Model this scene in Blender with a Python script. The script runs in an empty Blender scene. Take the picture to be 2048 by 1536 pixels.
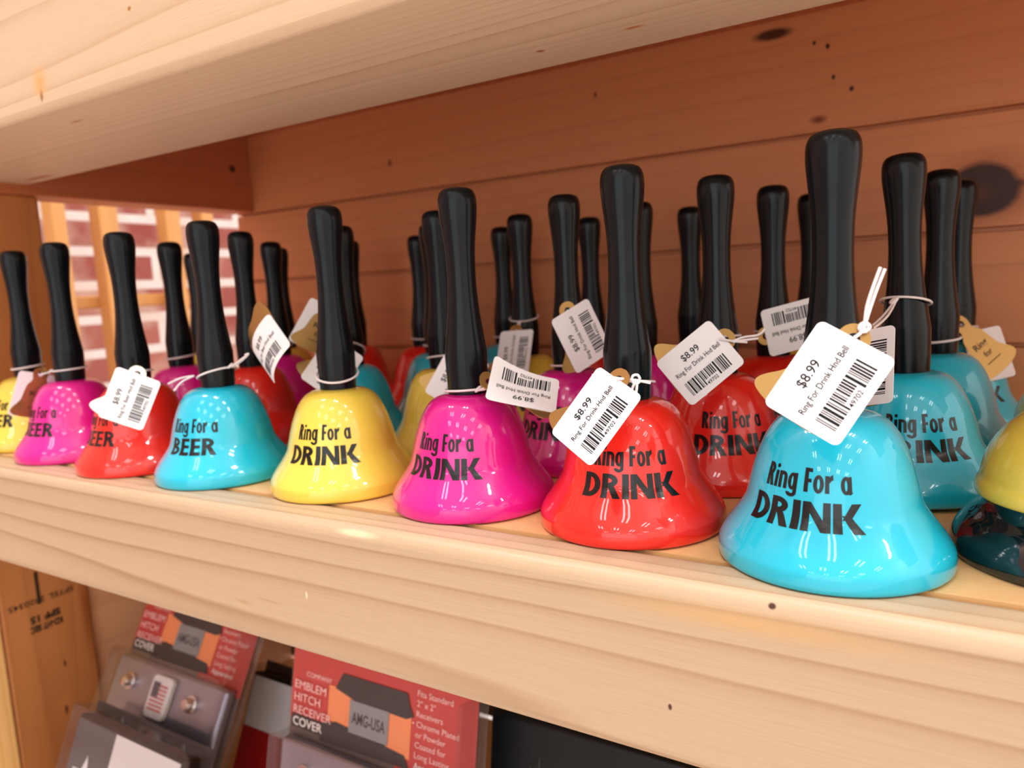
import bpy, bmesh, math, random
from mathutils import Vector, Matrix
PI = math.pi
C = bpy.context.scene.collection
S = 0.001                                   # the scene is laid out in millimetres; 1 unit = 1 m
def V(*a): return Vector(a)
def srgb(r, g, b):
    f = lambda c: c/12.92 if c <= 0.04045 else ((c+0.055)/1.055)**2.4
    return (f(r/255), f(g/255), f(b/255), 1.0)

# ------------------------------------------------------------------ camera
RIGHT = V(0.85447973, 0.51700102, -0.05073801)
UP = V(-0.02397546, 0.13681353, 0.99030664)
FWD = V(-0.51893118, 0.84498048, -0.12929973)
EYE = V(0, 0, 103.79)
FPX = 1480.0
cd = bpy.data.cameras.new('camera'); cam = bpy.data.objects.new('camera', cd); C.objects.link(cam)
m = Matrix((RIGHT, UP, -FWD)).transposed().to_4x4(); m.translation = EYE*S
cam.matrix_world = m
cd.sensor_width = 36.0; cd.lens = FPX/2048*36.0; cd.clip_start = 0.01; cd.clip_end = 60
cd.dof.use_dof = True; cd.dof.focus_distance = 0.285; cd.dof.aperture_fstop = 11.5
bpy.context.scene.camera = cam
def ray(x, y): return (RIGHT*(x-1024) - UP*(y-768) + FWD*FPX).normalized()
def at(x, y, dist): return EYE + ray(x, y)*dist     # a point of the place seen along one sight line

# ------------------------------------------------------------------ light
sc = bpy.context.scene
sc.view_settings.view_transform = 'Standard'
sc.view_settings.look = 'None'; sc.view_settings.gamma = 1.0
sc.view_settings.use_curve_mapping = False
sc.view_settings.exposure = -0.06
try:
    sc.cycles.use_denoising = True
    sc.cycles.max_bounces = 12; sc.cycles.diffuse_bounces = 8; sc.cycles.transparent_max_bounces = 12
    sc.cycles.sample_clamp_indirect = 6.0
    sc.cycles.caustics_reflective = False; sc.cycles.caustics_refractive = False
except Exception: pass
wd = bpy.data.worlds.new('shop_air'); sc.world = wd; wd.use_nodes = True
wd.node_tree.nodes['Background'].inputs[0].default_value = (0.96, 0.98, 1.0, 1)
wd.node_tree.nodes['Background'].inputs[1].default_value = 2.3
CEIL = 2300.0
def tube_light(x, y, power):
    l = bpy.data.lights.new('ceiling_tube', 'AREA'); l.shape = 'RECTANGLE'
    l.size = 0.10; l.size_y = 0.55; l.energy = power; l.color = (0.95, 0.975, 1.0)
    o = bpy.data.objects.new('ceiling_tube', l); C.objects.link(o)
    o.location = (x*S, y*S, (CEIL-25)*S)
for fx in (-1280, -60, 1160, 2380):
    for fy, pw in ((-4500, 3.0), (-2900, 2.7), (-1500, 2.4), (-120, 14.0)):
        for dx in (-120, 120): tube_light(fx+dx+(300 if fy in (-4500, -1500) else 0), fy, pw)
tube_light(-1320, 1150, 5)

# ------------------------------------------------------------------ helpers
def tag(o, label=None, cat=None, group=None, kind=None):
    if label: o['label'] = label
    if cat: o['category'] = cat
    if group: o['group'] = group
    if kind: o['kind'] = kind
    return o
def empty(name, loc=(0, 0, 0), rot=None, parent=None):
    o = bpy.data.objects.new(name, None); C.objects.link(o)
    o.empty_display_size = 0.01
    o.location = V(*loc)*S
    if rot: o.rotation_euler = rot
    if parent: o.parent = parent
    return o
class MB:
    def __init__(s): s.v = []; s.f = []
    def add(s, vs, fs):
        b = len(s.v); s.v += [V(*p) for p in vs]; s.f += [[b+i for i in f] for f in fs]; return s
    def box(s, x0, x1, y0, y1, z0, z1):
        return s.add([(x, y, z) for x in (x0, x1) for y in (y0, y1) for z in (z0, z1)],
                     [(0, 1, 3, 2), (4, 6, 7, 5), (0, 4, 5, 1), (2, 3, 7, 6), (0, 2, 6, 4), (1, 5, 7, 3)])
    def lathe(s, prof, n=64, top=True, bot=True):
        b = len(s.v)
        for r, z in prof:
            for k in range(n):
                a = 2*PI*k/n; s.v.append(V(r*math.cos(a), r*math.sin(a), z))
        for i in range(len(prof)-1):
            for k in range(n):
                k2 = (k+1) % n
                s.f.append([b+i*n+k, b+i*n+k2, b+(i+1)*n+k2, b+(i+1)*n+k])
        if bot: s.f.append([b+k for k in range(n)][::-1])
        if top: s.f.append([b+(len(prof)-1)*n+k for k in range(n)])
        return s
    def prism(s, pts, z0, z1, fn=lambda x, y, z: (x, y, z)):
        n = len(pts)
        return s.add([fn(x, y, z0) for x, y in pts]+[fn(x, y, z1) for x, y in pts],
                     [list(range(n))[::-1], list(range(n, 2*n))]+[[i, (i+1) % n, n+(i+1) % n, n+i] for i in range(n)])
    def tube(s, pts, r, n=8, closed=False):
        pts = [V(*p) for p in pts]; b = len(s.v); N = len(pts); prev = None
        for i, p in enumerate(pts):
            if closed: t = pts[(i+1) % N]-pts[i-1]
            else: t = pts[min(i+1, N-1)]-pts[max(i-1, 0)]
            t.normalize()
            if prev is None: prev = t.orthogonal().normalized()
            prev = (prev-t*prev.dot(t)).normalized(); q = t.cross(prev)
            for k in range(n):
                a = 2*PI*k/n; s.v.append(p+prev*(r*math.cos(a))+q*(r*math.sin(a)))
        for i in range(N if closed else N-1):
            j = (i+1) % N
            for k in range(n):
                k2 = (k+1) % n; s.f.append([b+i*n+k, b+i*n+k2, b+j*n+k2, b+j*n+k])
        if not closed: s.f.append([b+k for k in range(n)][::-1]); s.f.append([b+(N-1)*n+k for k in range(n)])
        return s
    def xf(s, fn): s.v = [V(*fn(p)) for p in s.v]; return s
    def mesh(s, name, smooth=None):
        me = bpy.data.meshes.new(name); me.from_pydata([p*S for p in s.v], [], s.f)
        bm = bmesh.new(); bm.from_mesh(me); bmesh.ops.recalc_face_normals(bm, faces=bm.faces); bm.to_mesh(me); bm.free()
        if smooth:
            for p in me.polygons: p.use_smooth = True
            me.set_sharp_from_angle(angle=math.radians(smooth))
        return me
    def build(s, name, mat, parent=None, smooth=None, bevel=0, seg=3):
        me = s.mesh(name, smooth); me.materials.append(mat)
        o = bpy.data.objects.new(name, me); C.objects.link(o)
        if parent: o.parent = parent
        if bevel:
            bv = o.modifiers.new('bevel', 'BEVEL'); bv.width = bevel*S; bv.segments = seg; bv.limit_method = 'ANGLE'; bv.angle_limit = 0.6
            for p in me.polygons: p.use_smooth = True
            me.set_sharp_from_angle(angle=math.radians(80))
        return o
def spline(ctrl, n=8, closed=False):
    P = [V(*c) for c in ctrl]; out = []; N = len(P)
    for i in range(N if closed else N-1):
        g = (lambda k: P[k % N]) if closed else (lambda k: P[max(0, min(N-1, k))])
        p0, p1, p2, p3 = g(i-1), g(i), g(i+1), g(i+2)
        for k in range(n):
            t = k/n
            out.append(0.5*((2*p1)+(p2-p0)*t+(2*p0-5*p1+4*p2-p3)*t*t+(3*p1-p0-3*p2+p3)*t**3))
    if not closed: out.append(P[-1])
    return out
def smooth_profile(ctrl, n=5): return [(p.x, p.y) for p in spline([(a, b, 0) for a, b in ctrl], n)]
def rrect(w, h, r, n=5):
    pts = []
    for cx, cy, a0 in ((w-r, h-r, 0), (r, h-r, 90), (r, r, 180), (w-r, r, 270)):
        for k in range(n+1):
            a = math.radians(a0+90*k/n); pts.append((cx+r*math.cos(a), cy+r*math.sin(a)))
    return pts

# ------------------------------------------------------------------ materials
class NT:
    def __init__(s, name):
        s.m = bpy.data.materials.new(name); s.m.use_nodes = True; s.t = s.m.node_tree
        s.b = s.t.nodes['Principled BSDF']
    def n(s, typ, **kw):
        nd = s.t.nodes.new(typ)
        for k, v in kw.items():
            if k.startswith('i_'): nd.inputs[int(k[2:]) if k[2:].isdigit() else k[2:]].default_value = v
            else: setattr(nd, k, v)
        return nd
    def l(s, a, b): s.t.links.new(a, b)
    def math(s, op, a, b=None):
        nd = s.n('ShaderNodeMath', operation=op)
        for i, x in enumerate((a, b)):
            if x is None: continue
            if isinstance(x, (int, float)): nd.inputs[i].default_value = x
            else: s.l(x, nd.inputs[i])
        return nd.outputs[0]
    def mix(s, f, a, b, blend='MIX'):
        nd = s.n('ShaderNodeMix', data_type='RGBA', blend_type=blend)
        for i, x in ((0, f), (6, a), (7, b)):
            if isinstance(x, (int, float, tuple)): nd.inputs[i].default_value = x
            else: s.l(x, nd.inputs[i])
        return nd.outputs[2]
    def ramp(s, f, stops):
        nd = s.n('ShaderNodeValToRGB'); e = nd.color_ramp.elements
        while len(e) < len(stops): e.new(0.5)
        for i, (p, c) in enumerate(stops): e[i].position = p; e[i].color = c if isinstance(c, tuple) else (c, c, c, 1)
        s.l(f, nd.inputs[0]); return nd.outputs[0]
def plain(name, col, rough=0.5, spec=0.5, metal=0, coat=0, noise=0.0, nscale=300):
    k = NT(name); b = k.b
    b.inputs['Base Color'].default_value = col; b.inputs['Roughness'].default_value = rough
    b.inputs['Specular IOR Level'].default_value = spec; b.inputs['Metallic'].default_value = metal
    b.inputs['Coat Weight'].default_value = coat; b.inputs['Coat Roughness'].default_value = 0.03
    if noise:
        tc = k.n('ShaderNodeTexCoord'); nz = k.n('ShaderNodeTexNoise'); nz.inputs['Scale'].default_value = nscale
        k.l(tc.outputs['Object'], nz.inputs['Vector'])
        dark = tuple(c*(1-noise) for c in col[:3])+(1,)
        k.l(k.mix(nz.outputs[0], dark, col), b.inputs['Base Color'])
    return k.m
def wood(name, light, dark, axis='X', centre=(0, 0), spacing=7.0, amp=1.6, strength=0.55, rough=0.5, fibre=0.10, blotch=0.25, spots=(), bump=0.15):
    k = NT(name); b = k.b
    tc = k.n('ShaderNodeTexCoord'); vec = tc.outputs['Object']
    st = {'X': (0.10, 1, 1), 'Y': (1, 0.10, 1), 'Z': (1, 1, 0.10)}[axis]
    mp = k.n('ShaderNodeMapping'); mp.inputs['Scale'].default_value = st; k.l(vec, mp.inputs[0])
    n1 = k.n('ShaderNodeTexNoise'); n1.inputs['Scale'].default_value = 28; n1.inputs['Detail'].default_value = 3; k.l(mp.outputs[0], n1.inputs['Vector'])
    n2 = k.n('ShaderNodeTexNoise'); n2.inputs['Scale'].default_value = 9; n2.inputs['Detail'].default_value = 2; k.l(mp.outputs[0], n2.inputs['Vector'])
    sep = k.n('ShaderNodeSeparateXYZ'); k.l(vec, sep.inputs[0])
    o = {'X': (1, 2), 'Y': (0, 2), 'Z': (0, 1)}[axis]
    u = k.math('SUBTRACT', sep.outputs[o[0]], centre[0]*S); v = k.math('SUBTRACT', sep.outputs[o[1]], centre[1]*S)
    d = k.math('SQRT', k.math('ADD', k.math('MULTIPLY', u, u), k.math('MULTIPLY', v, v)))
    t = k.math('MULTIPLY', d, 1/(spacing*S))
    t = k.math('ADD', t, k.math('MULTIPLY', n2.outputs[0], amp*4)); t = k.math('ADD', t, k.math('MULTIPLY', n1.outputs[0], amp*0.35))
    fr = k.math('FRACT', t)
    ring = k.ramp(fr, [(0, 0.0), (0.55, 0.12), (0.82, 0.45), (0.93, 1.0), (1.0, 0.02)])
    n3 = k.n('ShaderNodeTexNoise'); n3.inputs['Scale'].default_value = 16; k.l(mp.outputs[0], n3.inputs['Vector'])
    ringf = k.math('MULTIPLY', k.math('MULTIPLY', ring, strength), k.ramp(n3.outputs[0], [(0.3, 0.25), (0.7, 1.0)]))
    col = k.mix(ringf, light, dark)
    mf = k.n('ShaderNodeMapping'); mf.inputs['Scale'].default_value = tuple(0.03 if q < 1 else 1 for q in st); k.l(vec, mf.inputs[0])
    nf = k.n('ShaderNodeTexNoise'); nf.inputs['Scale'].default_value = 1300; nf.inputs['Detail'].default_value = 2; k.l(mf.outputs[0], nf.inputs['Vector'])
    fib = k.ramp(nf.outputs[0], [(0.45, 0.0), (0.72, 1.0)])
    col = k.mix(k.math('MULTIPLY', fib, fibre), col, dark)
    bl = k.ramp(n2.outputs[0], [(0.35, 0.0), (0.75, 1.0)])
    mid = tuple((light[i]*0.6+dark[i]*0.4) for i in range(3))+(1,)
    col = k.mix(k.math('MULTIPLY', bl, blotch), col, mid)
    for (x, y, z, rx, ry, rz, c, soft) in spots:
        ms = k.n('ShaderNodeVectorMath', operation='SUBTRACT'); k.l(vec, ms.inputs[0]); ms.inputs[1].default_value = (x*S, y*S, z*S)
        md = k.n('ShaderNodeVectorMath', operation='DIVIDE'); k.l(ms.outputs[0], md.inputs[0]); md.inputs[1].default_value = (rx*S, ry*S, rz*S)
        ln = k.n('ShaderNodeVectorMath', operation='LENGTH'); k.l(md.outputs[0], ln.inputs[0])
        dd = k.math('ADD', ln.outputs['Value'], k.math('MULTIPLY', k.math('SUBTRACT', n1.outputs[0], 0.5), 0.5))
        f = k.ramp(dd, [(max(0.0, 1-soft), 1.0), (1.0, 0.0)])
        col = k.mix(f, col, c)
    k.l(col, b.inputs['Base Color'])
    b.inputs['Roughness'].default_value = rough; b.inputs['Specular IOR Level'].default_value = 0.35
    if bump:
        bp = k.n('ShaderNodeBump'); bp.inputs['Strength'].default_value = bump; bp.inputs['Distance'].default_value = 0.0004
        k.l(nf.outputs[0], bp.inputs['Height']); k.l(bp.outputs[0], b.inputs['Normal'])
    return k.m
DK = srgb(70, 40, 22)
PINE_L, PINE_D = srgb(188, 162, 132), srgb(142, 102, 66)
M = {}
M['pine_front'] = wood('pine_front', PINE_L, PINE_D, 'X', (318, -64), 5.2, 0.9, 0.75, 0.42, spots=[
    (-50.8, 236, -3, 1.6, 6, 1.2, DK, 0.4), (-85.9, 236, -47, 0.9, 6, 1.5, DK, 0.5), (-267, 236, -38, 1.0, 6, 2.2, srgb(228, 200, 166), 0.6),
    (-232, 238, -3, 16, 5, 2.0, srgb(222, 192, 156), 0.5), (-314, 236, -50, 8, 6, 1.6, srgb(176, 144, 108), 0.9), (-296, 236, -46, 14, 6, 1.2, srgb(176, 144, 108), 0.9),
    (-60, 236, -10, 70, 7, 6, srgb(196, 158, 110), 0.9)])
M['pine_top'] = wood('pine_top', srgb(228, 184, 128), srgb(196, 140, 82), 'X', (420, -200), 8, 1.0, 0.35, 0.38)
M['pine_beam'] = wood('pine_beam', srgb(206, 180, 150), srgb(166, 124, 86), 'X', (302, 253), 4.2, 0.8, 0.6, 0.45, spots=[
    (-444, 236, 224, 2.0, 6, 4.5, srgb(80, 42, 20), 0.6), (-444, 236, 230, 9, 6, 10, srgb(214, 160, 104), 0.9), (-355, 236, 249.5, 1.6, 6, 1.2, srgb(160, 110, 50), 0.4),
    (-455, 260, 215, 9, 1.6, 6, srgb(150, 92, 44), 0.7), (-664, 343, 215, 26, 5, 6, srgb(160, 95, 60), 0.7), (-176, 328, 215, 3, 2.5, 6, srgb(150, 80, 40), 0.6), (-128, 326, 215, 7, 2, 6, srgb(180, 112, 62), 0.7)])
RED_L, RED_D = srgb(212, 142, 94), srgb(160, 90, 52)
KN = srgb(58, 30, 18)
M['cedar_back'] = wood('cedar_back', RED_L, RED_D, 'X', (700, 40), 14, 1.0, 0.35, 0.5, fibre=0.16, blotch=0.5, spots=[
    (9, 600, 153, 40, 9, 30, srgb(150, 82, 46), 0.8), (27, 600, 155, 13, 9, 4, srgb(90, 46, 26), 0.8), (8, 600, 153, 24, 9, 20, KN, 0.2), (4, 600, 150, 14, 9, 9, srgb(84, 44, 26), 0.7),
    (-88, 600, 264, 1.8, 6, 2.4, KN, 0.5), (-84, 600, 242, 1.8, 6, 2.4, KN, 0.5), (-72, 600, 232, 2.0, 6, 2.4, KN, 0.5), (-97, 600, 268, 1.5, 6, 2.0, KN, 0.5), (-126, 600, 280, 17, 6, 5, srgb(80, 44, 24), 0.5),
    (-271, 600, 262, 2, 6, 3, srgb(120, 64, 34), 0.6), (-94, 600, 214, 7, 6, 3.5, srgb(128, 64, 34), 0.8), (-500, 600, 235, 4, 6, 5, srgb(128, 64, 34), 0.8)])
M['cedar_end'] = wood('cedar_end', srgb(190, 112, 70), srgb(140, 74, 40), 'Y', (-900, 120), 12, 1.0, 0.4, 0.5, fibre=0.15, spots=[(-708, 575, 252, 8, 5, 5, srgb(50, 34, 16), 0.6)])
M['post_wood'] = wood('post_wood', srgb(190, 124, 70), srgb(140, 80, 40), 'Z', (-760, 326), 9, 0.8, 0.5, 0.5, spots=[
    (-708, 332, -222, 6, 1.6, 5, srgb(80, 40, 18), 0.6), (-708, 328, -262, 6, 8, 16, srgb(190, 122, 66), 0.5), (-708, 328, -266, 6, 2.0, 6, srgb(80, 40, 18), 0.6), (-708, 358, -180, 6, 8, 60, srgb(150, 84, 40), 0.8)])
M['trim_wood'] = wood('trim_wood', srgb(232, 184, 118), srgb(190, 130, 66), 'Z', (-600, 200), 5, 0.6, 0.7, 0.5)
M['panel_wood'] = wood('panel_wood', srgb(226, 172, 132), srgb(196, 134, 96), 'Y', (-900, -180), 8, 0.8, 0.4, 0.5)
M['rack_wood'] = wood('rack_wood', srgb(196, 138, 78), srgb(160, 100, 50), 'Z', (-1300, 700), 14, 0.8, 0.3, 0.5)
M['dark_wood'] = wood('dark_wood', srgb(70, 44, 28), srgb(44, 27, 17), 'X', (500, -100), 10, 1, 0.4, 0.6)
def enamel(name, col): return plain(name, col, 0.30, 0.25, 0, 1.0)
M['teal'] = enamel('teal_enamel', srgb(24, 184, 212)); M['magenta'] = enamel('magenta_enamel', srgb(220, 24, 140))
M['red'] = enamel('red_enamel', srgb(232, 38, 28)); M['yellow'] = enamel('yellow_enamel', srgb(234, 206, 80))
M['black'] = plain('black_plastic', srgb(7, 16, 21), 0.22, 0.25, noise=0.15, nscale=900)
M['ink'] = plain('black_ink', srgb(13, 16, 18), 0.22, 0.5)
M['print'] = plain('grey_print', srgb(24, 24, 28), 0.7, 0.2)
M['sticker'] = plain('sticker_paper', srgb(240, 236, 238), 0.5, 0.4, noise=0.02)
M['gold'] = plain('gold_card', srgb(176, 138, 82), 0.34, 0.5, metal=0.8, noise=0.12, nscale=1600)
M['gold_sheen'] = plain('gold_card_sheen', srgb(244, 238, 222), 0.3, 0.5)  # gold card's pale reflection put into the base colour
M['brown_print'] = plain('brown_print', srgb(52, 36, 20), 0.6, 0.3)
M['string'] = plain('elastic_white', srgb(236, 226, 226), 0.7, 0.3, noise=0.08, nscale=3000)
M['base_black'] = plain('black_lacquer', srgb(10, 26, 30), 0.08, 0.5, 0, 0.6)
M['cardred'] = plain('card_red', srgb(190, 70, 66), 0.4, noise=0.15, nscale=40); M['cardgrey'] = plain('card_grey', srgb(112, 94, 90), 0.4, noise=0.2, nscale=30)  # red is lightened: glare of the clear shell mixed into its colour
M['cardorange'] = plain('card_orange', srgb(232, 138, 92), 0.4, noise=0.12, nscale=60); M['carddark'] = plain('card_dark', srgb(62, 54, 54), 0.35)
M['plategrey'] = plain('plate_grey', srgb(132, 128, 132), 0.4); M['whiteprint'] = plain('white_print', srgb(238, 226, 222), 0.5)
M['pinkprint'] = plain('pink_print', srgb(238, 190, 186), 0.5)
M['steel'] = plain('brushed_steel', srgb(160, 160, 176), 0.3, metal=0.75); M['chrome'] = plain('chrome', srgb(220, 215, 212), 0.12, metal=1.0)
M['flagwhite'] = plain('flag_white', srgb(240, 238, 240), 0.35); M['flagred'] = plain('flag_red', srgb(206, 92, 92), 0.4); M['flagblue'] = plain('flag_blue', srgb(66, 66, 84), 0.4)
M['boxgrey'] = plain('box_grey', srgb(86, 86, 90), 0.4); M['boxblack'] = plain('box_black', srgb(12, 14, 17), 0.4, 0.25)
M['deepred'] = plain('deep_red', srgb(176, 14, 26), 0.4)
k = NT('clear_plastic'); tr = k.n('ShaderNodeBsdfTransparent'); tr.inputs[0].default_value = (0.93, 0.92, 0.92, 1)
gl = k.n('ShaderNodeBsdfGlossy'); gl.inputs['Roughness'].default_value = 0.12; gl.inputs[0].default_value = (1, 1, 1, 1)
fr = k.n('ShaderNodeLayerWeight'); fr.inputs[0].default_value = 0.25
mx = k.n('ShaderNodeMixShader'); k.l(k.math('ADD', k.math('MULTIPLY', k.math('POWER', fr.outputs['Facing'], 3.0), 0.6), 0.05), mx.inputs[0]); k.l(tr.outputs[0], mx.inputs[1]); k.l(gl.outputs[0], mx.inputs[2])
k.l(mx.outputs[0], k.t.nodes['Material Output'].inputs[0]); M['clear'] = k.m
def brick_mat():
    k = NT('painted_brick'); tc = k.n('ShaderNodeTexCoord'); sp = k.n('ShaderNodeSeparateXYZ'); k.l(tc.outputs['Object'], sp.inputs[0])
    cb = k.n('ShaderNodeCombineXYZ'); k.l(sp.outputs[1], cb.inputs[0]); k.l(sp.outputs[2], cb.inputs[1])
    bt = k.n('ShaderNodeTexBrick'); k.l(cb.outputs[0], bt.inputs['Vector'])
    bt.inputs['Color1'].default_value = srgb(128, 50, 38); bt.inputs['Color2'].default_value = srgb(172, 112, 92); bt.inputs['Mortar'].default_value = srgb(200, 182, 174)
    bt.inputs['Scale'].default_value = 1.0; bt.inputs['Brick Width'].default_value = 0.25; bt.inputs['Row Height'].default_value = 0.078; bt.inputs['Mortar Size'].default_value = 0.011; bt.inputs['Bias'].default_value = -0.25
    nz = k.n('ShaderNodeTexNoise'); nz.inputs['Scale'].default_value = 9; nz.inputs['Detail'].default_value = 4; k.l(tc.outputs['Object'], nz.inputs['Vector'])
    col = k.mix(k.ramp(nz.outputs[0], [(0.42, 0.0), (0.66, 0.7)]), bt.outputs[0], srgb(184, 150, 132))
    k.l(col, k.b.inputs['Base Color']); k.b.inputs['Roughness'].default_value = 0.75
    bp = k.n('ShaderNodeBump'); bp.inputs['Strength'].default_value = 0.6; bp.inputs['Distance'].default_value = 0.006; bp.invert = True
    k.l(bt.outputs['Fac'], bp.inputs['Height']); k.l(bp.outputs[0], k.b.inputs['Normal'])
    return k.m
M['brick'] = brick_mat()
M['floor'] = plain('shop_floor', srgb(248, 242, 236), 0.45, noise=0.2, nscale=5)
M['ceiling'] = plain('shop_ceiling', srgb(225, 220, 212), 0.8, noise=0.04, nscale=20)
M['plaster'] = plain('shop_plaster', srgb(246, 242, 236), 0.8, noise=0.05, nscale=6)

# ------------------------------------------------------------------ setting
FL = -1000.0
tag(MB().box(-1780, 3080, -6200, 2400, FL-40, FL).build('floor', M['floor']), kind='structure')
tag(MB().box(-1780, 3080, -6200, 2400, CEIL, CEIL+40).build('ceiling', M['ceiling']), kind='structure')
tag(MB().box(-1780, -1700, -6200, 2400, FL, CEIL).build('wall_left', M['brick']), kind='structure')
tag(MB().box(3000, 3080, -6200, 2400, FL, CEIL).build('wall_right', M['plaster']), kind='structure')

# ------------------------------------------------------------------ shelf unit
YF, YB, XE = 236.0, 600.0, -708.0
XR = 420.0
shelf = tag(empty('display_shelf', (0, 0, FL)), 'pine wooden display shelf unit with open slatted end holding the bells', 'shelf')
def part(mb, name, mat, bevel=0, seg=3, label=None):
    o = mb.build(name, mat, shelf, bevel=bevel, seg=seg); o.location = (0, 0, -FL*S)
    if label: o['label'] = label
    return o
part(MB().box(-790, XR, YF, 262.0, -70, 0), 'front_board', M['pine_front'], 6.0, 5, 'pale pine front board with rounded edges')
part(MB().box(XE-30, XR, 262.4, YB, -22, -0.3), 'shelf_plank', M['pine_top'])
part(MB().box(-790, XR, YF, 357, 215, 306), 'upper_beam', M['pine_beam'], 4.0, 4, 'thick pale pine beam of the shelf above')
part(MB().box(XE-30, XR, 357.4, YB, 289, 306), 'upper_plank', M['cedar_end'])
def grooved_back(zlist, z0, z1):
    mb = MB(); zs = [z0]+zlist+[z1]
    for a, b in zip(zs[:-1], zs[1:]):
        g = 1.9
        mb.prism([(YB, a+g), (YB, b-g), (YB+7, b-g*0.7), (YB+7, b), (YB+14, b), (YB+14, a), (YB+7, a), (YB+7, a+g*0.7)], XE-30, XR, lambda u, v, w: (w, u, v))
    return mb
part(grooved_back([48, 126, 203.5], -24, 300), 'back_panel', M['cedar_back'], label='red-brown grooved board back')
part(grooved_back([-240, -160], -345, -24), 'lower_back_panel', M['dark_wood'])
part(MB().box(XE-38, XE, 262.4, YB, 206, 300), 'end_panel', M['cedar_end'], 1.5, 2, 'dark brown end board')
part(MB().box(XE-38, XE, 285.5, 362, -345, 206), 'end_post', M['post_wood'], 2.5, 3)
part(MB().box(XE-38, XE+1.5, 250, 285, -345, -70.5), 'post_trim', M['trim_wood'], 2.5, 3)
part(MB().box(XE-38, XE+0, 262.4, 285, 0.2, 206), 'upper_post_trim', M['post_wood'], 2.0, 3)
part(MB().box(XE-34, XE-6, 362.3, YB, -345, -24), 'lower_end_panel', M['panel_wood'], 1.0, 2)
part(MB().box(XE-38, XR, 240, YB, -365, -345), 'bottom_shelf', M['pine_top'], 3, 3)
for lx in (XE-36, XR-40):
    for ly in (245, YB-45):
        part(MB().box(lx, lx+36, ly, ly+40, FL, -365), 'leg', M['post_wood'])

# ------------------------------------------------------------------ text
_tc = {}
def text_polys(body, size=1.0, offset=0.0, sx=1.0):
    key = (body, offset)
    if key not in _tc:
        cu = bpy.data.curves.new('glyphs', 'FONT'); cu.body = body; cu.size = 1.0; cu.offset = offset; cu.resolution_u = 3
        ob = bpy.data.objects.new('glyphs', cu); C.objects.link(ob)
        dg = bpy.context.evaluated_depsgraph_get(); ev = ob.evaluated_get(dg)
        me = bpy.data.meshes.new_from_object(ev)
        _tc[key] = ([v.co.copy() for v in me.vertices], [list(p.vertices) for p in me.polygons])
        bpy.data.objects.remove(ob); bpy.data.curves.remove(cu); bpy.data.meshes.remove(me)
    vs, fs = _tc[key]
    x0 = min(v.x for v in vs); x1 = max(v.x for v in vs)
    return [V((v.x-x0)*size*sx, v.y*size, 0) for v in vs], fs, (x1-x0)*size*sx
def put_text(mb, body, x, y, cap, w=None, offset=0.0, align='l', fn=lambda p: p):
    size = cap/0.70
    vs, fs, wd_ = text_polys(body, size, offset)
    sx = (w/wd_) if w else 1.0
    W = wd_*sx
    dx = {'l': 0, 'c': -W/2, 'r': -W}[align]
    mb.add([fn(V(v.x*sx+dx+x, v.y+y, 0)) for v in vs], fs)

# hand-drawn letters for the bells: quads and elliptical bands, cap height 1
def Q(*p): return ('q', p)
def A(cx, cy, rx, ry, ix, iy, a0, a1): return ('a', cx, cy, rx, ry, ix, iy, a0, a1)
BOLD = {
 'D': (0.76, [Q((0, 0), (.27, 0), (.27, 1), (0, 1)), A(.27, .5, .49, .5, .22, .31, -90, 90)]),
 'R': (0.80, [Q((0, 0), (.26, 0), (.26, 1), (0, 1)), A(.26, .715, .42, .285, .17, .10, -90, 90), Q((.50, 0), (.80, 0), (.53, .47), (.25, .47))]),
 'I': (0.28, [Q((0, 0), (.28, 0), (.28, 1), (0, 1))]),
 'N': (0.94, [Q((0, 0), (.25, 0), (.25, 1), (0, 1)), Q((.69, 0), (.94, 0), (.94, 1), (.69, 1)), Q((.64, 0), (.94, 0), (.28, 1), (0, 1))]),
 'K': (0.96, [Q((0, 0), (.29, 0), (.29, 1), (0, 1)), Q((.29, .42), (.58, .46), (.94, 1), (.62, 1)), Q((.62, 0), (.98, 0), (.58, .56), (.29, .60))]),
 'B': (0.72, [Q((0, 0), (.26, 0), (.26, 1), (0, 1)), A(.26, .745, .38, .255, .15, .09, -90, 90), A(.26, .275, .45, .275, .19, .10, -90, 90)]),
 'E': (0.62, [Q((0, 0), (.27, 0), (.27, 1), (0, 1)), Q((.27, 0), (.62, 0), (.62, .19), (.27, .19)), Q((.27, .41), (.58, .41), (.58, .59), (.27, .59)), Q((.27, .81), (.61, .81), (.61, 1), (.27, 1))]),
}
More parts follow.
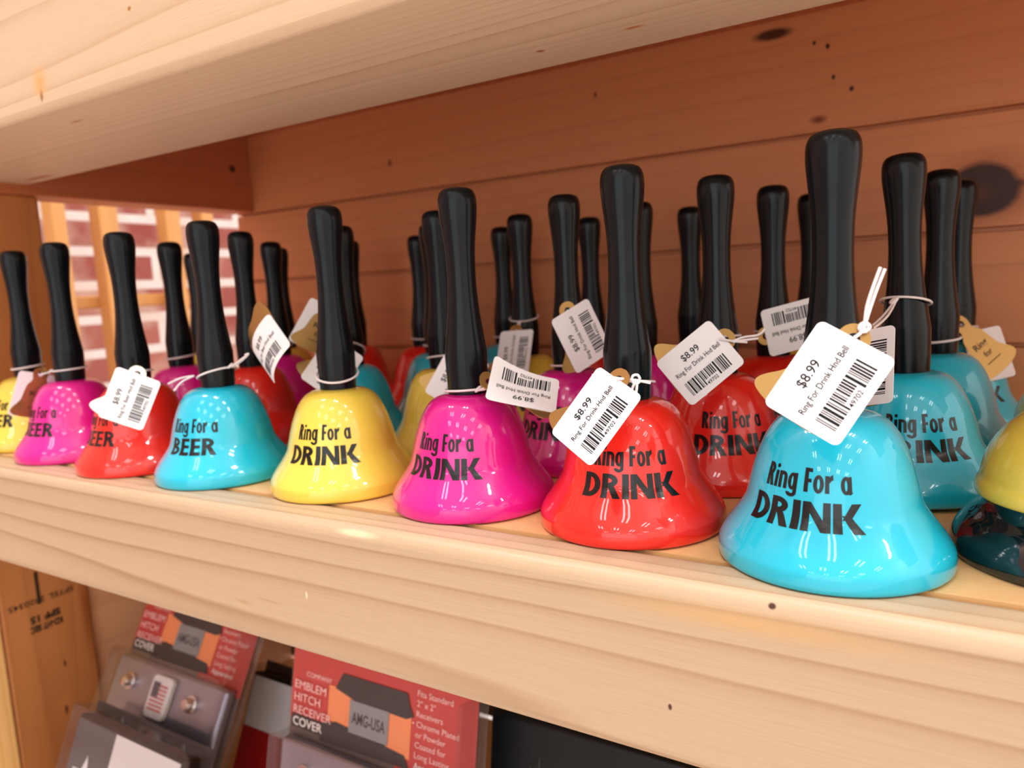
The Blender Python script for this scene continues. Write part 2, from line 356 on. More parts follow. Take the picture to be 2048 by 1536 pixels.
FUN = {
 'R': (0.54, [Q((0, 0), (.22, 0), (.24, 1), (.02, 1)), A(.21, .73, .30, .27, .08, .11, -90, 90), Q((.31, 0), (.55, 0), (.40, .52), (.20, .54))]),
 'i': (0.23, [Q((0, 0), (.21, 0), (.23, .70), (.02, .70)), A(.13, .90, .115, .09, .001, .001, 0, 360)]),
 'n': (0.55, [Q((0, 0), (.21, 0), (.21, .72), (0, .72)), Q((.34, 0), (.55, 0), (.55, .52), (.34, .52)), A(.28, .48, .27, .24, .06, .09, 0, 140)]),
 'g': (0.56, [A(.26, .36, .26, .36, .06, .22, 0, 360), Q((.34, -.12), (.55, -.12), (.57, .72), (.36, .72)), A(.24, -.10, .31, .20, .10, .05, -180, 0)]),
 'F': (0.44, [Q((0, 0), (.23, 0), (.23, 1), (.02, 1)), Q((.20, .84), (.44, .83), (.44, .99), (.20, 1)), Q((.20, .41), (.40, .41), (.40, .56), (.20, .56))]),
 'o': (0.56, [A(.28, .36, .28, .38, .075, .22, 0, 360)]),
 'r': (0.42, [Q((0, 0), (.22, 0), (.22, .72), (0, .72)), Q((.18, .40), (.32, .50), (.30, .72), (.18, .62)), Q((.29, .52), (.43, .56), (.41, .78), (.27, .72))]),
 'a': (0.58, [A(.27, .35, .27, .37, .07, .22, 0, 360), Q((.34, .04), (.56, .06), (.58, .72), (.36, .70)), Q((.37, 0), (.48, -.03), (.61, .07), (.42, .12))]),
 ' ': (0.26, []),
}
def letters(mb, word, font, cap, wid, cx, z0, gap, fn):
    adv = sum(font[c][0] for c in word)+gap*(len(word)-1)
    sx = wid/adv; x = cx-wid/2
    for ch in word:
        w, ps = font[ch]
        for p in ps:
            if p[0] == 'q':
                a, b, c, d = [V(q[0]*sx+x, q[1]*cap+z0, 0) for q in p[1]]
                n = max(2, int(max((a-d).length, (b-c).length, (a-b).length)/0.9)); mm = max(1, int((a-b).length/0.9))
                grid = [fn(a.lerp(b, j/mm).lerp(d.lerp(c, j/mm), i/n)) for i in range(n+1) for j in range(mm+1)]
                mb.add(grid, [(i*(mm+1)+j, i*(mm+1)+j+1, (i+1)*(mm+1)+j+1, (i+1)*(mm+1)+j) for i in range(n) for j in range(mm)])
            else:
                _, ax, ay, rx, ry, ix, iy, a0, a1 = p
                n = max(8, int(abs(a1-a0)/10)); mm = 3; g = []
                for i in range(n+1):
                    t = math.radians(a0+(a1-a0)*i/n)
                    for j in range(mm+1):
                        q = j/mm; g.append(fn(V((ax+(ix+(rx-ix)*q)*math.cos(t))*sx+x, (ay+(iy+(ry-iy)*q)*math.sin(t))*cap+z0, 0)))
                mb.add(g, [(i*(mm+1)+j, i*(mm+1)+j+1, (i+1)*(mm+1)+j+1, (i+1)*(mm+1)+j) for i in range(n) for j in range(mm)])
        x += (w+gap)*sx

# ------------------------------------------------------------------ hand bells
BODY = smooth_profile([(39.0, 0.0), (40.0, 1.2), (40.0, 5.2), (39.4, 7.4), (37.6, 10.6), (35.0, 14.2), (32.3, 18), (30.0, 22), (28.7, 27), (27.5, 32), (26.0, 37), (24.1, 42), (21.8, 46.6), (18.6, 50.6), (14.4, 53.0), (9.0, 54.0)], 4)
HANDLE = smooth_profile([(9.3, 53.4), (9.7, 55), (10.1, 65), (10.3, 73.5), (10.0, 76), (9.2, 82), (8.2, 89.5), (7.4, 97.5), (6.95, 105), (6.85, 112), (7.05, 120), (7.6, 127), (8.4, 134), (9.05, 140), (9.2, 144), (8.9, 147.2), (7.6, 149.8), (5.2, 151), (2.5, 151.3), (0.4, 151.3)], 4)
def body_r(z):
    for (r0, z0), (r1, z1) in zip(BODY[:-1], BODY[1:]):
        if z0 <= z <= z1: return r0+(r1-r0)*(z-z0)/max(1e-6, z1-z0)
    return BODY[-1][0]
def wrap(p):                       # lettering printed round the bell, centred on local -y
    r = body_r(p.y)+0.10; rn = 28.5
    a = p.x/rn
    return V(r*math.sin(a), -r*math.cos(a), p.y)
inner = [(38.2, 0.0), (37.6, 5.0), (33.0, 14.0), (27.0, 24.0), (23.0, 40.0), (14.0, 49.0), (0.5, 50.0)]
def shell():
    mb = MB(); prof = inner[::-1]+BODY
    mb.lathe(prof, 72, top=True, bot=True); return mb
BODY_ME = {}
for c in ('teal', 'magenta', 'red', 'yellow'):
    me = shell().mesh('bell_body_'+c, 40); me.materials.append(M[c]); BODY_ME[c] = me
hb = MB().lathe(HANDLE, 40)
HANDLE_ME = hb.mesh('handle', 60); HANDLE_ME.materials.append(M['black'])
LET_ME = {}
for w, wid in (('DRINK', 37.0), ('BEER', 28.5)):
    mb = MB()
    letters(mb, 'Ring For a', FUN, 7.8, 31.0, 0, 30.6, 0.06, wrap)
    letters(mb, w, BOLD, 9.2, wid, -0.3, 18.4, 0.07 if w == 'DRINK' else 0.08, wrap)
    me = mb.mesh('lettering_'+w); me.materials.append(M['ink']); LET_ME[w] = me
LOOP_ME = MB().tube([(11.0*math.cos(t*PI/16), 11.0*math.sin(t*PI/16), 61+1.2*math.cos(t*PI/16-0.8)) for t in range(32)], 0.7, 8, True).mesh('elastic_loop', 60)
LOOP_ME.materials.append(M['string'])
BELLS = {}
def child(name, me, parent):
    o = bpy.data.objects.new(name, me); C.objects.link(o); o.parent = parent; return o
def bell(key, x, y, colour, word, az, label, sz=1.0, loop=False, tilt=None):
    t = tag(empty('hand_bell', (x, y, 0.25), (0, 0, math.radians(az))), label, 'bell', 'hand bells on the shelf')
    t.scale = (1, 1, sz)
    if tilt: t.location.z += 1.25*S; t.rotation_euler = (math.radians(tilt[0]), math.radians(tilt[1]), math.radians(az))
    child('bell_body', BODY_ME[colour], t); child('handle', HANDLE_ME, t); child('lettering', LET_ME[word], t)
    if loop: child('elastic_loop', LOOP_ME, t)
    BELLS[key] = (x, y, sz)
# front row, from the right end to the left
bell('T', -39.6, 283.5, 'teal', 'DRINK', -10, 'teal drink bell at the right end of the front row, frontmost of all')
bell('R', -122.3, 294.3, 'red', 'DRINK', 22, 'red drink bell in the front row between the teal and magenta bells')
bell('M', -205.5, 293.5, 'magenta', 'DRINK', 6, 'magenta drink bell in the front row with a curled tag at its neck')
bell('Y', -291.2, 292.7, 'yellow', 'DRINK', 23, 'yellow drink bell in the front row between teal and magenta bells', loop=False)
bell('T4', -381.8, 284.5, 'teal', 'BEER', 17, 'teal beer bell in the front row beside the yellow drink bell')
bell('R5', -462.4, 282.3, 'red', 'BEER', 1, 'red beer bell in the front row behind its tilted white tag')
bell('M6', -548.4, 286.6, 'magenta', 'BEER', 7, 'magenta beer bell in the front row, second from the left')
bell('Y7', -630.5, 298.0, 'yellow', 'BEER', 10, 'yellow beer bell at the left edge of the photo', loop=True)
# second row
bell('a', -541.0, 371.0, 'magenta', 'BEER', 12, 'magenta bell behind the red beer bell in the second row', 1.012, True)
bell('c', -455.7, 371.0, 'red', 'BEER', 5, 'red bell behind the teal beer bell in the second row', 1.02)
bell('f', -375.6, 391.6, 'teal', 'BEER', 15, 'teal bell mostly hidden behind the yellow drink bell', 1.008)
bell('i', -284.3, 381.8, 'yellow', 'DRINK', 95, 'yellow bell hidden behind the front magenta bell', 1.015)
bell('l', -194.9, 383.2, 'magenta', 'DRINK', -5, 'magenta drink bell in the second row behind the front red bell', 1.018)
bell('p', -107.0, 377.0, 'red', 'DRINK', 30, 'red drink bell in the second row between red and teal front bells', 1.015)
bell('T2', -20.5, 387.0, 'teal', 'DRINK', 16, 'teal drink bell directly behind the frontmost teal bell', 1.01, tilt=(0, -1.6))
# third row
bell('b', -657.1, 475.8, 'yellow', 'BEER', 0, 'bell whose dark handle edge shows behind the front teal beer bell', 1.015)
bell('d', -516.9, 452.0, 'magenta', 'BEER', 8, 'dark magenta bell behind the red bell in the third row', 1.015, True)
bell('h', -356.2, 470.0, 'teal', 'DRINK', 20, 'teal bell in the third row left of the hidden yellow bell', 1.03, True)
bell('k', -270.2, 461.2, 'yellow', 'DRINK', 10, 'yellow bell in the third row behind a hanging white tag', 1.022)
bell('n', -181.9, 464.0, 'magenta', 'DRINK', 0, 'magenta bell behind the front red bell, handle almost covered', 1.02)
bell('q', -97.4, 462.0, 'red', 'DRINK', 10, 'red bell in the third row beside the upside down tag', 1.025)
bell('s', -11.8, 475.9, 'teal', 'DRINK', -20, 'dull teal bell third back in the column of teal bells', 1.025, True)
# fourth row against the back
bell('e', -582.8, 519.0, 'yellow', 'BEER', 0, 'rear yellow bell behind the dark magenta bell', 1.02)
bell('f2', -502.6, 535.0, 'red', 'DRINK', 0, 'rear red bell peeking out beyond the half hidden teal bell', 1.03)
bell('g', -422.4, 537.0, 'red', 'DRINK', 100, 'dark red bell at the back, beside the third row teal bell', 1.02, True)
bell('j', -341.0, 550.0, 'teal', 'DRINK', 0, 'teal bell at the back, its thin handle left of the hanging tag string', 1.028, True)
bell('m', -254.7, 543.0, 'red', 'DRINK', 0, 'bell at the back whose handle stands behind the second magenta one', 1.028)
bell('o', -174.2, 546.0, 'magenta', 'DRINK', 0, 'bell at the back whose handle shows left of the second red one', 1.03)
bell('r', -89.4, 544.0, 'yellow', 'DRINK', 0, 'bell at the back whose handle edge shows left of the frontmost handle', 1.032)
bell('t', -3.2, 556.0, 'teal', 'DRINK', 19, 'rearmost teal bell in the right column, letters NK showing', 1.032)

# ------------------------------------------------------------------ desk bells
def desk_bell(x, y, label):
    t = tag(empty('desk_bell', (x, y, 0.25)), label, 'bell', 'yellow desk bells')
    MB().lathe(smooth_profile([(42.4, 0), (43, 1.2), (42.8, 4), (41.2, 8.5), (38.0, 13), (35.0, 16.2), (33.6, 18.6), (33.4, 21.0)], 4), 64).build('base', M['base_black'], t, smooth=50)
    MB().lathe(smooth_profile([(32.5, 22), (34.6, 21.4), (35.3, 23), (35.0, 25.5), (33.9, 27.6), (33.4, 30), (32.2, 35), (29.4, 41), (25.2, 46.5), (19.0, 51.5), (11.0, 54.6), (4, 55.6)], 4), 64).build('dome', M['yellow'], t, smooth=50)
    MB().lathe(smooth_profile([(2.2, 55), (2.2, 60), (4.6, 61), (5.2, 63), (4.4, 65), (1, 65.8)], 3), 24).build('plunger', M['base_black'], t, smooth=50)
desk_bell(40, 314, 'yellow desk bell on a black base at the right edge')
desk_bell(55.5, 426, 'second yellow desk bell, only a sliver showing behind the nearer one')

# ------------------------------------------------------------------ price tags
GOLD = [(-4.8, 0.6), (-4.2, 2.6), (-2.6, 4.2), (-0.4, 4.9), (1.8, 4.7), (4.0, 4.4), (6.2, 5.6), (8.5, 7.4), (13, 8.6), (18, 9.6), (21, 11.2), (24, 13.8), (26.6, 15.4), (28.6, 15.2), (30.2, 13.0), (31.6, 7.5), (32.1, 0)]
random.seed(4)
BARS = []
x_ = 0.0
while x_ < 22.5:
    w_ = random.choice((0.3, 0.3, 0.62, 0.9)); BARS.append((x_, w_)); x_ += w_+random.choice((0.34, 0.34, 0.68))
BARS_L = x_
def price_tag(key, cen, u, v, label, word='Drink', gold='gold', hole=(31.7, 13.8), flare=(3.0, 16.2), bellkey=None, ring=None, tails=(), curl=None, gold_face=False, ringtilt=1.0, ctr=0.0):
    u = V(*u).normalized(); v = (V(*v)-u*V(*v).dot(u)).normalized(); n = u.cross(v)
    cen = V(*cen); W, H = 32.0, 25.4
    p00 = cen-u*W/2-v*H/2
    hp = p00+u*hole[0]+v*hole[1]                           # the hole carries the tag
    t = empty('price_tag'); mw = Matrix((u, v, n)).transposed().to_4x4(); mw.translation = hp*S; t.matrix_world = mw
    tag(t, label, 'tag', 'white price tags on the bells')
    def bend(x, y, z):
        dz = 0.0
        if curl: dz = curl(x, y)
        return (x-hole[0], y-hole[1], z+dz)
    def sheet(mb, pts, z0, z1, holes=None):                # thin sheet cut fine enough to curl
        bm = bmesh.new(); vs = [bm.verts.new((a, b, 0)) for a, b in pts]; f = bm.faces.new(vs)
        if curl:
            for ax, lim in ((0, (-2, 40)), (1, (-6, 34))):
                q = lim[0]
                while q < lim[1]:
                    co = V(q, 0, 0) if ax == 0 else V(0, q, 0); no = V(1, 0, 0) if ax == 0 else V(0, 1, 0)
                    bmesh.ops.bisect_plane(bm, geom=bm.verts[:]+bm.edges[:]+bm.faces[:], plane_co=co, plane_no=no); q += 2.0
        bmesh.ops.triangulate(bm, faces=[f for f in bm.faces if len(f.verts) > 4])
        r = bmesh.ops.extrude_face_region(bm, geom=bm.faces[:])
        bm.verts.index_update()
        topv = set(g for g in r['geom'] if isinstance(g, bmesh.types.BMVert))
        for vv in bm.verts: vv.co.z = z1 if vv in topv else z0
        bm.verts.index_update()
        mb.add([bend(*vv.co) for vv in bm.verts], [[q.index for q in f.verts] for f in bm.faces]); bm.free(); return mb
    # gold bell-shaped card with a punched hole: two halves joined round the hole
    ax = (V(flare[0]-hole[0], flare[1]-hole[1], 0)).normalized(); px = V(-ax.y, ax.x, 0)
    L = math.hypot(flare[0]-hole[0], flare[1]-hole[1])/29.0
    prof = [(q.x, q.y) for q in spline([(a, w, 0) for a, w in GOLD], 3)]
    def loc(a, w): q = V(hole[0], hole[1], 0)+ax*(a*L)+px*w; return (q.x, q.y)
    mb = MB(); hr = 1.9
    for sgn in (1, -1):
        arc = [(hr*math.cos(k*PI/8), sgn*hr*math.sin(k*PI/8)) for k in range(0, 9)]   # from +a side round to -a side
        out = [(-4.9, 0.0)]+[(a, sgn*w) for a, w in prof]
        poly = [loc(*q) for q in out]+[loc(*q) for q in arc]
        sheet(mb, poly if sgn > 0 else poly[::-1], -0.75, -0.30)
    mb.build('gold_card' if gold != 'gold_sheen' else 'sheen_card', M[gold], t)
    mb = MB(); sheet(mb, rrect(W, H, 2.2), -0.28, 0.0)
    st = mb.build('price_sticker', M['sticker'], t)
    if not gold_face:
        mb = MB(); f = lambda p: bend(p.x, p.y, 0.14)
        put_text(mb, '$8.99', 15.2, 17.6, 3.1, 9.6, 0.006, 'c', f)
        put_text(mb, 'Ring For %s Hnd Bell' % word, 15.8, 13.2, 2.15, 25.0, 0.006, 'c', f)
        put_text(mb, '49702', 15.6, 2.6, 1.7, 6.0, 0.004, 'c', f)
        for bx, bw in BARS:
            q = bx/BARS_L; y0 = 5.2 if 0.36 < q < 0.66 else 3.0
            X0 = 3.9+bx; 
            for s0 in range(3):
                a, b = y0+(9.8-y0)*s0/3, y0+(9.8-y0)*(s0+1)/3
                mb.add([bend(X0, a, .10), bend(X0+bw, a, .10), bend(X0+bw, b, .10), bend(X0, b, .10)], [(0, 1, 2, 3)])
        mb.build('print', M['print'], st)
    else:
        mb = MB(); rot = lambda p: (lambda q: (q[0]-hole[0], q[1]-hole[1], -0.82))(loc(16-(p.y), -p.x))
        put_text(mb, 'Ring', 0, 0, 3.4, 10, 0.02, 'c', rot); put_text(mb, 'for', 0.5, -5.4, 3.0, 6, 0.02, 'c', rot)
        mb.add([rot(V(-5, -9, 0)), rot(V(6, -9, 0)), rot(V(6, -8.5, 0)), rot(V(-5, -8.5, 0))], [(0, 1, 2, 3)])
        mb.build('card_lettering', M['brown_print'], t)
    # white elastic: a loop round the handle, two strands to the hole, loose ends
    inv = mw.copy(); inv.translation = hp; inv = inv.inverted()
    mb = MB()
    if bellkey:
        bx, by, sz = BELLS[bellkey]; z = ring if ring else 60.0
        d = V(hp.x-bx, hp.y-by, 0).normalized(); sd = V(-d.y, d.x, 0)
        R_ = 11.2 if z < 80 else 10.5
        lim = 6 if z > 60 else 0.7; dz = max(-lim, min(lim, (hp.z-z)*0.3))*ringtilt; bx += ctr
        loop = [V(bx, by, z)+d*(R_*math.cos(q*PI/16))+sd*(R_*math.sin(q*PI/16))+V(0, 0, dz*math.cos(q*PI/16)) for q in range(32)]
        mb.tube([inv @ p for p in loop], 0.58, 8, True)
        kn = V(bx, by, z+dz)+d*R_
        gap = hp-kn
        sag = V(0, 0, -0.10*gap.length)
        for s in (-1, 1):
            a = [kn, kn+gap*0.35+sag*0.6+sd*(s*0.9), kn+gap*0.75+sag*0.5+sd*(s*0.8), hp-n*0.9+(kn-hp).normalized()*0.6, hp+n*0.9+(kn-hp).normalized()*1.6]
            mb.tube([inv @ p for p in spline(a, 6)], 0.55, 8)
        kp = kn+gap*0.12
        mb.tube([inv @ (kp+V(1.3*math.cos(q*PI/4), 0.9*math.sin(q*PI/4), 1.0*math.sin(q*PI/4+1))) for q in range(8)], 0.75, 8, True)
    for tl in tails:
        mb.tube([inv @ V(*p) for p in spline(tl, 6)], 0.55, 8)
    mb.build('elastic_string', M['string'], t, smooth=60)
    return t
ADD = lambda p, *q: tuple(V(*p)+V(*q))
def hole_of(cen, u, v, hole=(31.7, 13.8)):
    u = V(*u).normalized(); v = (V(*v)-u*V(*v).dot(u)).normalized()
    return V(*cen)+u*(hole[0]-16)+v*(hole[1]-12.7)
c, u, v = (-35.2, 244.6, 69.7), (.466, .387, .795), (-.864, .009, .503); h = hole_of(c, u, v)
nrm = V(*u).cross(V(*v))
kz = h+nrm*1.6+RIGHT*3.0+UP*3.0
price_tag('T', c, u, v, 'white price tag hanging before the frontmost teal bell', bellkey='T', ring=70, tails=[
    [h+nrm*1.0, h+nrm*1.6+RIGHT*1.6+UP*1.0, kz, kz+UP*6+RIGHT*0.8, kz+UP*12+RIGHT*2.6, kz+UP*18.5+RIGHT*5.0],
    [kz, kz+UP*6+RIGHT*1.9, kz+UP*12+RIGHT*4.0, kz+UP*18+RIGHT*6.4],
    [kz+V(1.4*math.cos(q), 0.8*math.sin(q), 1.3*math.sin(q)) for q in (0, 1.2, 2.4, 3.6, 4.8, 6.1)],
    [kz-RIGHT*1.6-UP*.6, kz+UP*1.5, kz+RIGHT*1.8+UP*.2, kz+RIGHT*.4-UP*1.5]])
c, u, v = (-117.7, 250.0, 54.6), (.513, .348, .785), (-.842, .381, .381); h = hole_of(c, u, v); nrm = V(*u).cross(V(*v))
kz = h+nrm*1.2+RIGHT*7.5-UP*0.6
price_tag('R', c, u, v, 'white price tag slanting across the front red bell', bellkey='R', ring=61, tails=[
    [h-RIGHT*9.5+UP*1.6+nrm*0.2, h-RIGHT*5+UP*1.4+nrm*1.0, h+nrm*1.2+UP*.2, kz, kz+RIGHT*5.5-UP*1.0],
    [kz, kz-RIGHT*1.6-UP*4, kz-RIGHT*1.2-UP*8.0, kz+RIGHT*0.1-UP*4.5, kz+RIGHT*.6],
    [kz+RIGHT*(1.6*math.cos(q))+UP*(1.7*math.sin(q)+0.4) for q in (0, 1.1, 2.2, 3.3, 4.4, 5.5, 6.2)]])
c, u, v = (-101.2, 328.5, 65.7), (.618, .536, .575), (-.599, -.153, .786); h = hole_of(c, u, v); nrm = V(*u).cross(V(*v))
kz = h+nrm*.8+RIGHT*3.2-UP*1.0
price_tag('p', c, u, v, 'white price tag in front of the second row red bell', bellkey='p', ring=74, tails=[
    [h+nrm*.8-RIGHT*3, kz, kz+RIGHT*6.5-UP*.6], [kz, kz+RIGHT*5+UP*1.8, kz+RIGHT*11.5+UP*2.8, kz+RIGHT*14.5+UP*5.4],
    [kz-UP*.5, kz+RIGHT*5+UP*.4, kz+RIGHT*11.5+UP*1.2]])
price_tag('q', (-77.2, 416.5, 75.5), (-.812, -.546, -.207), (.183, .099, -.978), 'upside down price tag partly behind the frontmost black handle', bellkey='q', ring=70)
price_tag('l', (-171.7, 352.9, 76.5), (-.274, -.323, .906), (-.478, -.771, -.42), 'steeply tilted price tag on the second row magenta bell', bellkey='l', ring=57.5)
price_tag('k', (-261.9, 431.5, 60.0), (-.079, .45, .889), (-.996, -.074, -.051), 'small upright price tag hanging at the third row yellow bell', bellkey='k', ring=82)
c, u, v = (-33.8, 320.2, 65.2), (-.02, .463, .886), (-.911, .357, -.207); h = hole_of(c, u, v)
price_tag('T2', c, u, v, 'price tag half hidden behind the foremost slanted tag', bellkey='T2', ring=88, ringtilt=-1.0, ctr=-2.4)
price_tag('R5', (-416.0, 249.1, 50.4), (.378, .247, .892), (-.606, -.663, .44), 'white price tag with gold card, its sheen painted pale, on the red beer bell', word='Beer', gold='gold_sheen', bellkey='R5', ring=62)
price_tag('T4', (-332.7, 280.1, 76.0), (.675, -.165, .719), (-.714, .096, .693), 'bent price tag between the teal beer bell and yellow drink bell', word='Beer', bellkey='T4', ring=62, hole=(1.0, 25.0), flare=(29.0, 21.0),
          curl=lambda x, y: -0.018*(x-16)**2, tails=[[(-393, 277, 61), (-398, 272, 58), (-401, 268, 53)], [(-393, 277, 61), (-400, 273, 60), (-406, 268, 57)]])
cM = at(1046, 781, 338)
price_tag('M', cM, -RIGHT+UP*0.20, -FWD*0.80-UP*0.62, 'curled price tag lying on the shoulder of the front magenta bell', bellkey='M', ring=56,
          curl=lambda x, y: 0.010*max(0.0, x+0.8*(25.4-y)-26)**2+0.006*(y-12)**2)
price_tag('t', (13.7, 534.8, 48.4), (-.291, .134, .947), (.788, .595, .158), 'gold bell shaped tag with brown writing at the rear right', hole=(37.8, 1.6), flare=(7.8, 16.5), bellkey='t', ring=64, gold_face=True)
cY = at(664, 735, 462)
price_tag('Y', cY, RIGHT*0.55+UP*0.80, -RIGHT*0.80+UP*0.5, 'price tag corner showing left of the yellow drink bell handle', bellkey='Y', ring=62)
cE = at(634, 655, 510)
price_tag('d', cE, RIGHT*0.48+UP*0.88, RIGHT*0.8-UP*0.42+FWD*0.3, 'brownish gold tag with white edge left of the yellow bell handle', bellkey='f', ring=66, gold_face=True)
cI = at(914, 756, 425)
price_tag('i', cI, RIGHT*0.48+UP*0.88, -RIGHT*0.86+UP*0.45, 'price tag sliver left of the front magenta bell handle', bellkey='i', ring=62)
cM6 = at(66, 790, 628)
price_tag('M6', cM6, RIGHT*0.26+UP*0.96, RIGHT*0.55-UP*0.08+FWD*0.8, 'brown backed tag hanging left of the magenta beer bell', word='Beer', bellkey='M6', ring=62, gold_face=True)

# ------------------------------------------------------------------ clamshell packages on the lower shelf
LEAN = math.radians(27)
def pkg_root(x, y, z, label, lean=LEAN):
    return tag(empty('hitch_cover_package', (x, y, z), (-lean, 0, 0)), label, 'package', 'hitch cover packages on the lower shelf')
# local frame: x across, z up along the card, -y towards the shopper
def face(mb, x0, x1, z0, z1, y): return mb.box(x0, x1, y, y+0.25, z0, z1)
def hitch_package(x, y, z, label, E0, W, lean, pitch):
    t = pkg_root(x, y, z, label, math.radians(lean)); HH = E0+29     # z=0 is the foot, the EMBLEM line stands at E0
    MB().box(0, W, 0, 1.0, 0, HH).build('backing_card', M['cardgrey'], t)
    r = MB(); face(r, 0, 44, E0-21.25, HH, -0.3); face(r, 96, W, E0-37.40, HH, -0.3); face(r, 44, 96, E0-1.70, HH, -0.3); r.build('red_panel', M['cardred'], t)
    face(MB(), 36, 58, E0-15.30, E0+8.50, -0.7).build('orange_picture', M['cardorange'], t); face(MB(), 88, 108, E0-22.10, E0+5.10, -0.7).build('orange_picture', M['cardorange'], t)
    d = MB(); d.prism([(42, E0+7.65), (48, E0+18.70), (104, E0+18.70), (107, E0+10.20), (110, E0+5.10), (104, E0+2.55), (60, E0+3.40)], -1.0, -0.75, lambda a, b, w: (a, w, b))
    d.prism([(30, E0-18.70), (44, E0-14.45), (104, E0-20.40), (108, E0-28.05), (30, E0-30.60)], -1.0, -0.75, lambda a, b, w: (a, w, b))
    d.build('hitch_picture', M['carddark'], t)
    g = MB(); face(g, 56, 90, E0-17.85, E0+3.40, -1.3); pl = g.build('plate_picture', M['plategrey'], t)
    f = lambda yy: (lambda q: (q.x, yy, q.y))
    m_ = MB(); put_text(m_, 'AMG-USA', 73, E0-11.05, 7.5, 29, 0.02, 'c', f(-1.4)); m_.build('plate_lettering', M['carddark'], pl)
    m_ = MB()
    put_text(m_, 'COMPANY', 14, E0+9.35, 3.4, 24, 0.0, 'l', f(-0.8))
    for i, (s_, w_) in enumerate((('EMBLEM', 30), ('HITCH', 25), ('RECEIVER', 36))): put_text(m_, s_, 4, E0-pitch*i, 5.6, w_, 0.0, 'l', f(-1.5))
    m_.build('title_lettering', M['pinkprint'], t); m_ = MB()
    for i, s_ in enumerate(('Fits Standard', '2" x 2"', 'Receivers', '• Chrome Plated', 'or Powder', 'Coated for', 'Long Lasting')):
        put_text(m_, s_, 112 if s_[0] != '•' else 109, E0+19-6.4*i, 3.8, None, 0.0, 'l', f(-0.8))
    m_.build('feature_lettering', M['pinkprint'], t)
    m_ = MB(); face(m_, 2, 34, E0-27.20, E0-18.27, -0.9); m_.build('title_band', M['carddark'], t)
    m_ = MB(); put_text(m_, 'COVER', 4, E0-25.50, 5.8, 28, 0.01, 'l', f(-1.3)); m_.build('title_lettering', M['whiteprint'], t)
    m_ = MB(); put_text(m_, 'Appearance', 112, E0-25.8, 3.8, None, 0.0, 'l', f(-0.8)); m_.build('feature_lettering', M['whiteprint'], t)
    b = MB(); b.box(2, W-4, -10, -0.5, 20, E0-32.30).build('steel_bracket', M['steel'], t, bevel=3)
    for bx in (28, 112):
        MB().lathe([(7, 0), (7, 2.5), (5, 3), (5, 9), (4, 11), (1.5, 11.6)], 20).xf(lambda q: (q.x+bx, -10.2-q.z*0.7, q.y+E0-51.00)).build('bolt', M['chrome'], t, smooth=40)
    e = MB(); e.prism([(a+62, bb+E0-70.55) for a, bb in rrect(26, 33, 4)], -15, -10.4, lambda a, bb, w: (a, w, bb)); em = e.build('flag_emblem', M['flagwhite'], t, bevel=1)
    s_ = MB()
    for i in range(7): face(s_, 66, 84, E0-64.60+i*3.1, E0-63.07+i*3.1, -15.4)
    s_.build('flag_stripes', M['flagred'], em); s_ = MB(); face(s_, 66, 74, E0-54.40, E0-42.92, -15.8); s_.build('flag_canton', M['flagblue'], em)
    sh = MB(); sh.prism([(a-3, bb-3) for a, bb in rrect(W+9, HH+6, 8)], 1.2, 1.9, lambda a, bb, w: (a, w, bb))
    sh.box(W-2, W+1.5, -20, 1.1, 4, HH); sh.box(W+5.2, W+5.9, -6, 1.1, 2, HH)
    sh.prism([(a+1, bb+14) for a, bb in rrect(W-4, E0-39.10, 6)], -20.1, -19.5, lambda a, bb, w: (a, w, bb))
    sh.box(0.5, 1.1, -19.5, 1, 14, E0-28.90)
    sh.build('clear_shell', M['clear'], t)
    return t
hitch_package(-402, 299, -340.8, 'hitch cover package with red card below the front yellow bell', 176.0, 158.0, 12.0, 8.6)
hitch_package(-638, 280, -340.5, 'hitch cover package at the left behind the star emblem one', 186.0, 152.0, 29.0, 9.0)
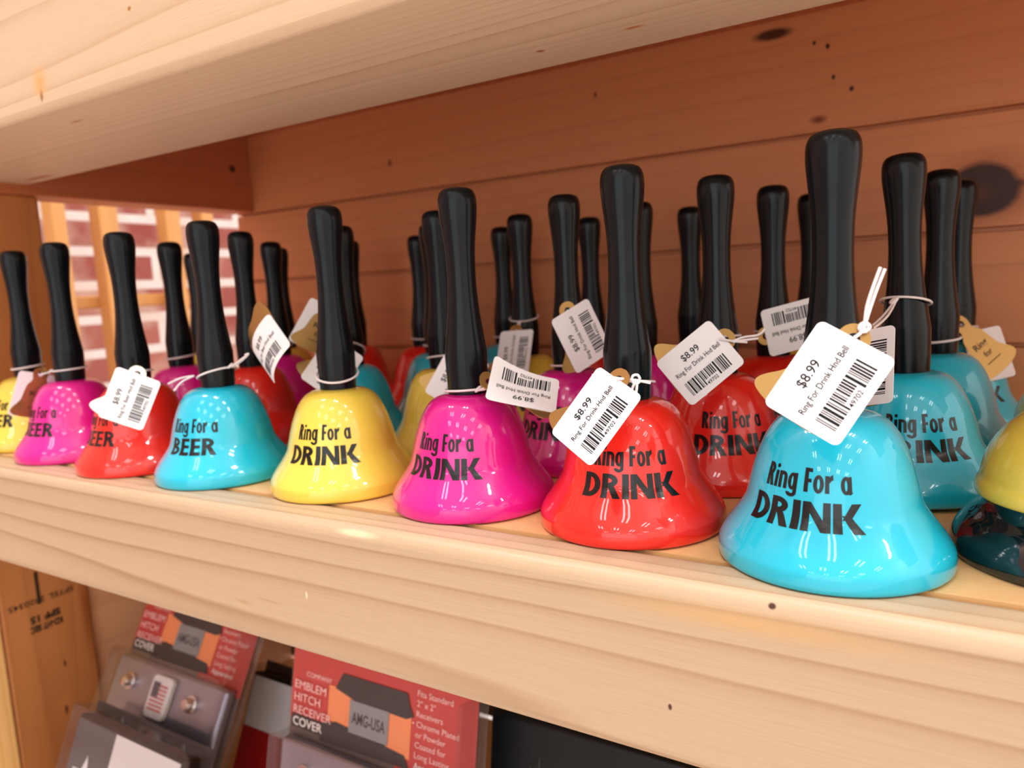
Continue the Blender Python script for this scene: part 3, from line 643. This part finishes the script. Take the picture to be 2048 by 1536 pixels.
def star_package(x, y, z, label, front, lower, w, hgt, star=True):
    t = pkg_root(x, y, z, label, math.radians(24))
    MB().box(-2, w+8, 12.4, 13.4, 0, hgt+8).build('backing_card', M['carddark'], t)
    MB().box(0, w, -2, 12, 0, hgt).build('emblem_block', M['boxblack'], t, bevel=2.5)
    fp = MB(); face(fp, 3, w-3, 3, hgt-3, -2.6); fp = fp.build('emblem_face', front, t)
    lo = MB(); face(lo, (w*0.40 if star else 3), w-3, 3, (hgt-3 if star else hgt*0.66), -3.1); lo.build('emblem_field', lower, fp)
    if star:
        pts = []
        for k_ in range(10):
            r_ = 17 if k_ % 2 == 0 else 7; a_ = PI/2+k_*PI/5; pts.append((w*0.2+r_*math.cos(a_), hgt*0.66+r_*math.sin(a_)))
        MB().prism(pts, -3.6, -3.1, lambda a, b, q: (a, q, b)).build('white_star', M['flagwhite'], fp)
    sh = MB(); sh.prism([(a-6, b-4) for a, b in rrect(w+14, hgt+10, 7)], -5.6, -5.2, lambda a, b, q: (a, q, b))
    sh.box(w+7.2, w+8, -5, 12, 0, hgt+5); sh.box(-6, w+8, -5, 12, hgt+5.2, hgt+6); sh.box(-6.2, -5.6, -5, 12, 0, hgt+5)
    sh.build('clear_shell', M['clear'], t)
star_package(-608, 242, -337.5, 'package with white star emblem in front of the left hitch cover', M['boxgrey'], M['flagwhite'], 138, 126)
star_package(-528, 350, -337.5, 'grey and red emblem package between the two red card packages', M['flagwhite'], M['deepred'], 62, 128, star=False)
t = pkg_root(-236, 330, -338.5, 'black package to the right of the red card packages', math.radians(10))
MB().box(-14, 120, 0, 30, 0, 182).build('black_box', M['boxblack'], t, bevel=3)
sh = MB(); sh.box(-18, -17.4, -10, 30, 0, 188); sh.box(22, 22.5, -12, -0.2, 20, 160); sh.build('clear_shell', M['clear'], t)

# stamped mill mark on the post's inner face (faint, upside down as the board was fitted)
mb = MB(); f = lambda p: (XE+0.35, p.x, p.y)
def stamp(body, y, z, cap, w, fat=0.01):
    q = MB(); put_text(q, body, 0, 0, cap, w, fat, 'c'); a_ = math.radians(180)
    mb.add([(XE+0.4, y-p.x, z-p.y) for p in q.v], q.f)
stamp('SPTEL 2020345', 320, -152, 5.0, 56); stamp('SPF 15', 321, -168, 6.0, 26, 0.05); stamp('KD-HT SEC', 321, -177, 5.6, 28, 0.05)
mb.box(XE+.3, XE+.5, 316, 319, -158, -128)
st = mb.build('mill_stamp', M['brown_print'], shelf); st.location = (0, 0, -FL*S)

# ------------------------------------------------------------------ slatted rack beyond the open end
t = tag(empty('slatted_rack', (-1150, 700, FL)), 'pale wooden slatted rack seen through the open shelf end', 'rack')
def rk(mb, name):
    o = mb.build(name, M['rack_wood'], t, bevel=4); o.location = (1150*S, -700*S, -FL*S)
for y0, y1 in ((670, 700), (783, 810), (600, 620), (852, 876)): rk(MB().box(-1172, -1140, y0, y1, FL, 420), 'upright')
rk(MB().box(-1190, -1173, 560, 900, 104, 124), 'crossbar'); rk(MB().box(-1190, -1173, 560, 900, -120, -95), 'crossbar'); rk(MB().box(-1190, -1173, 560, 900, 330, 360), 'crossbar')
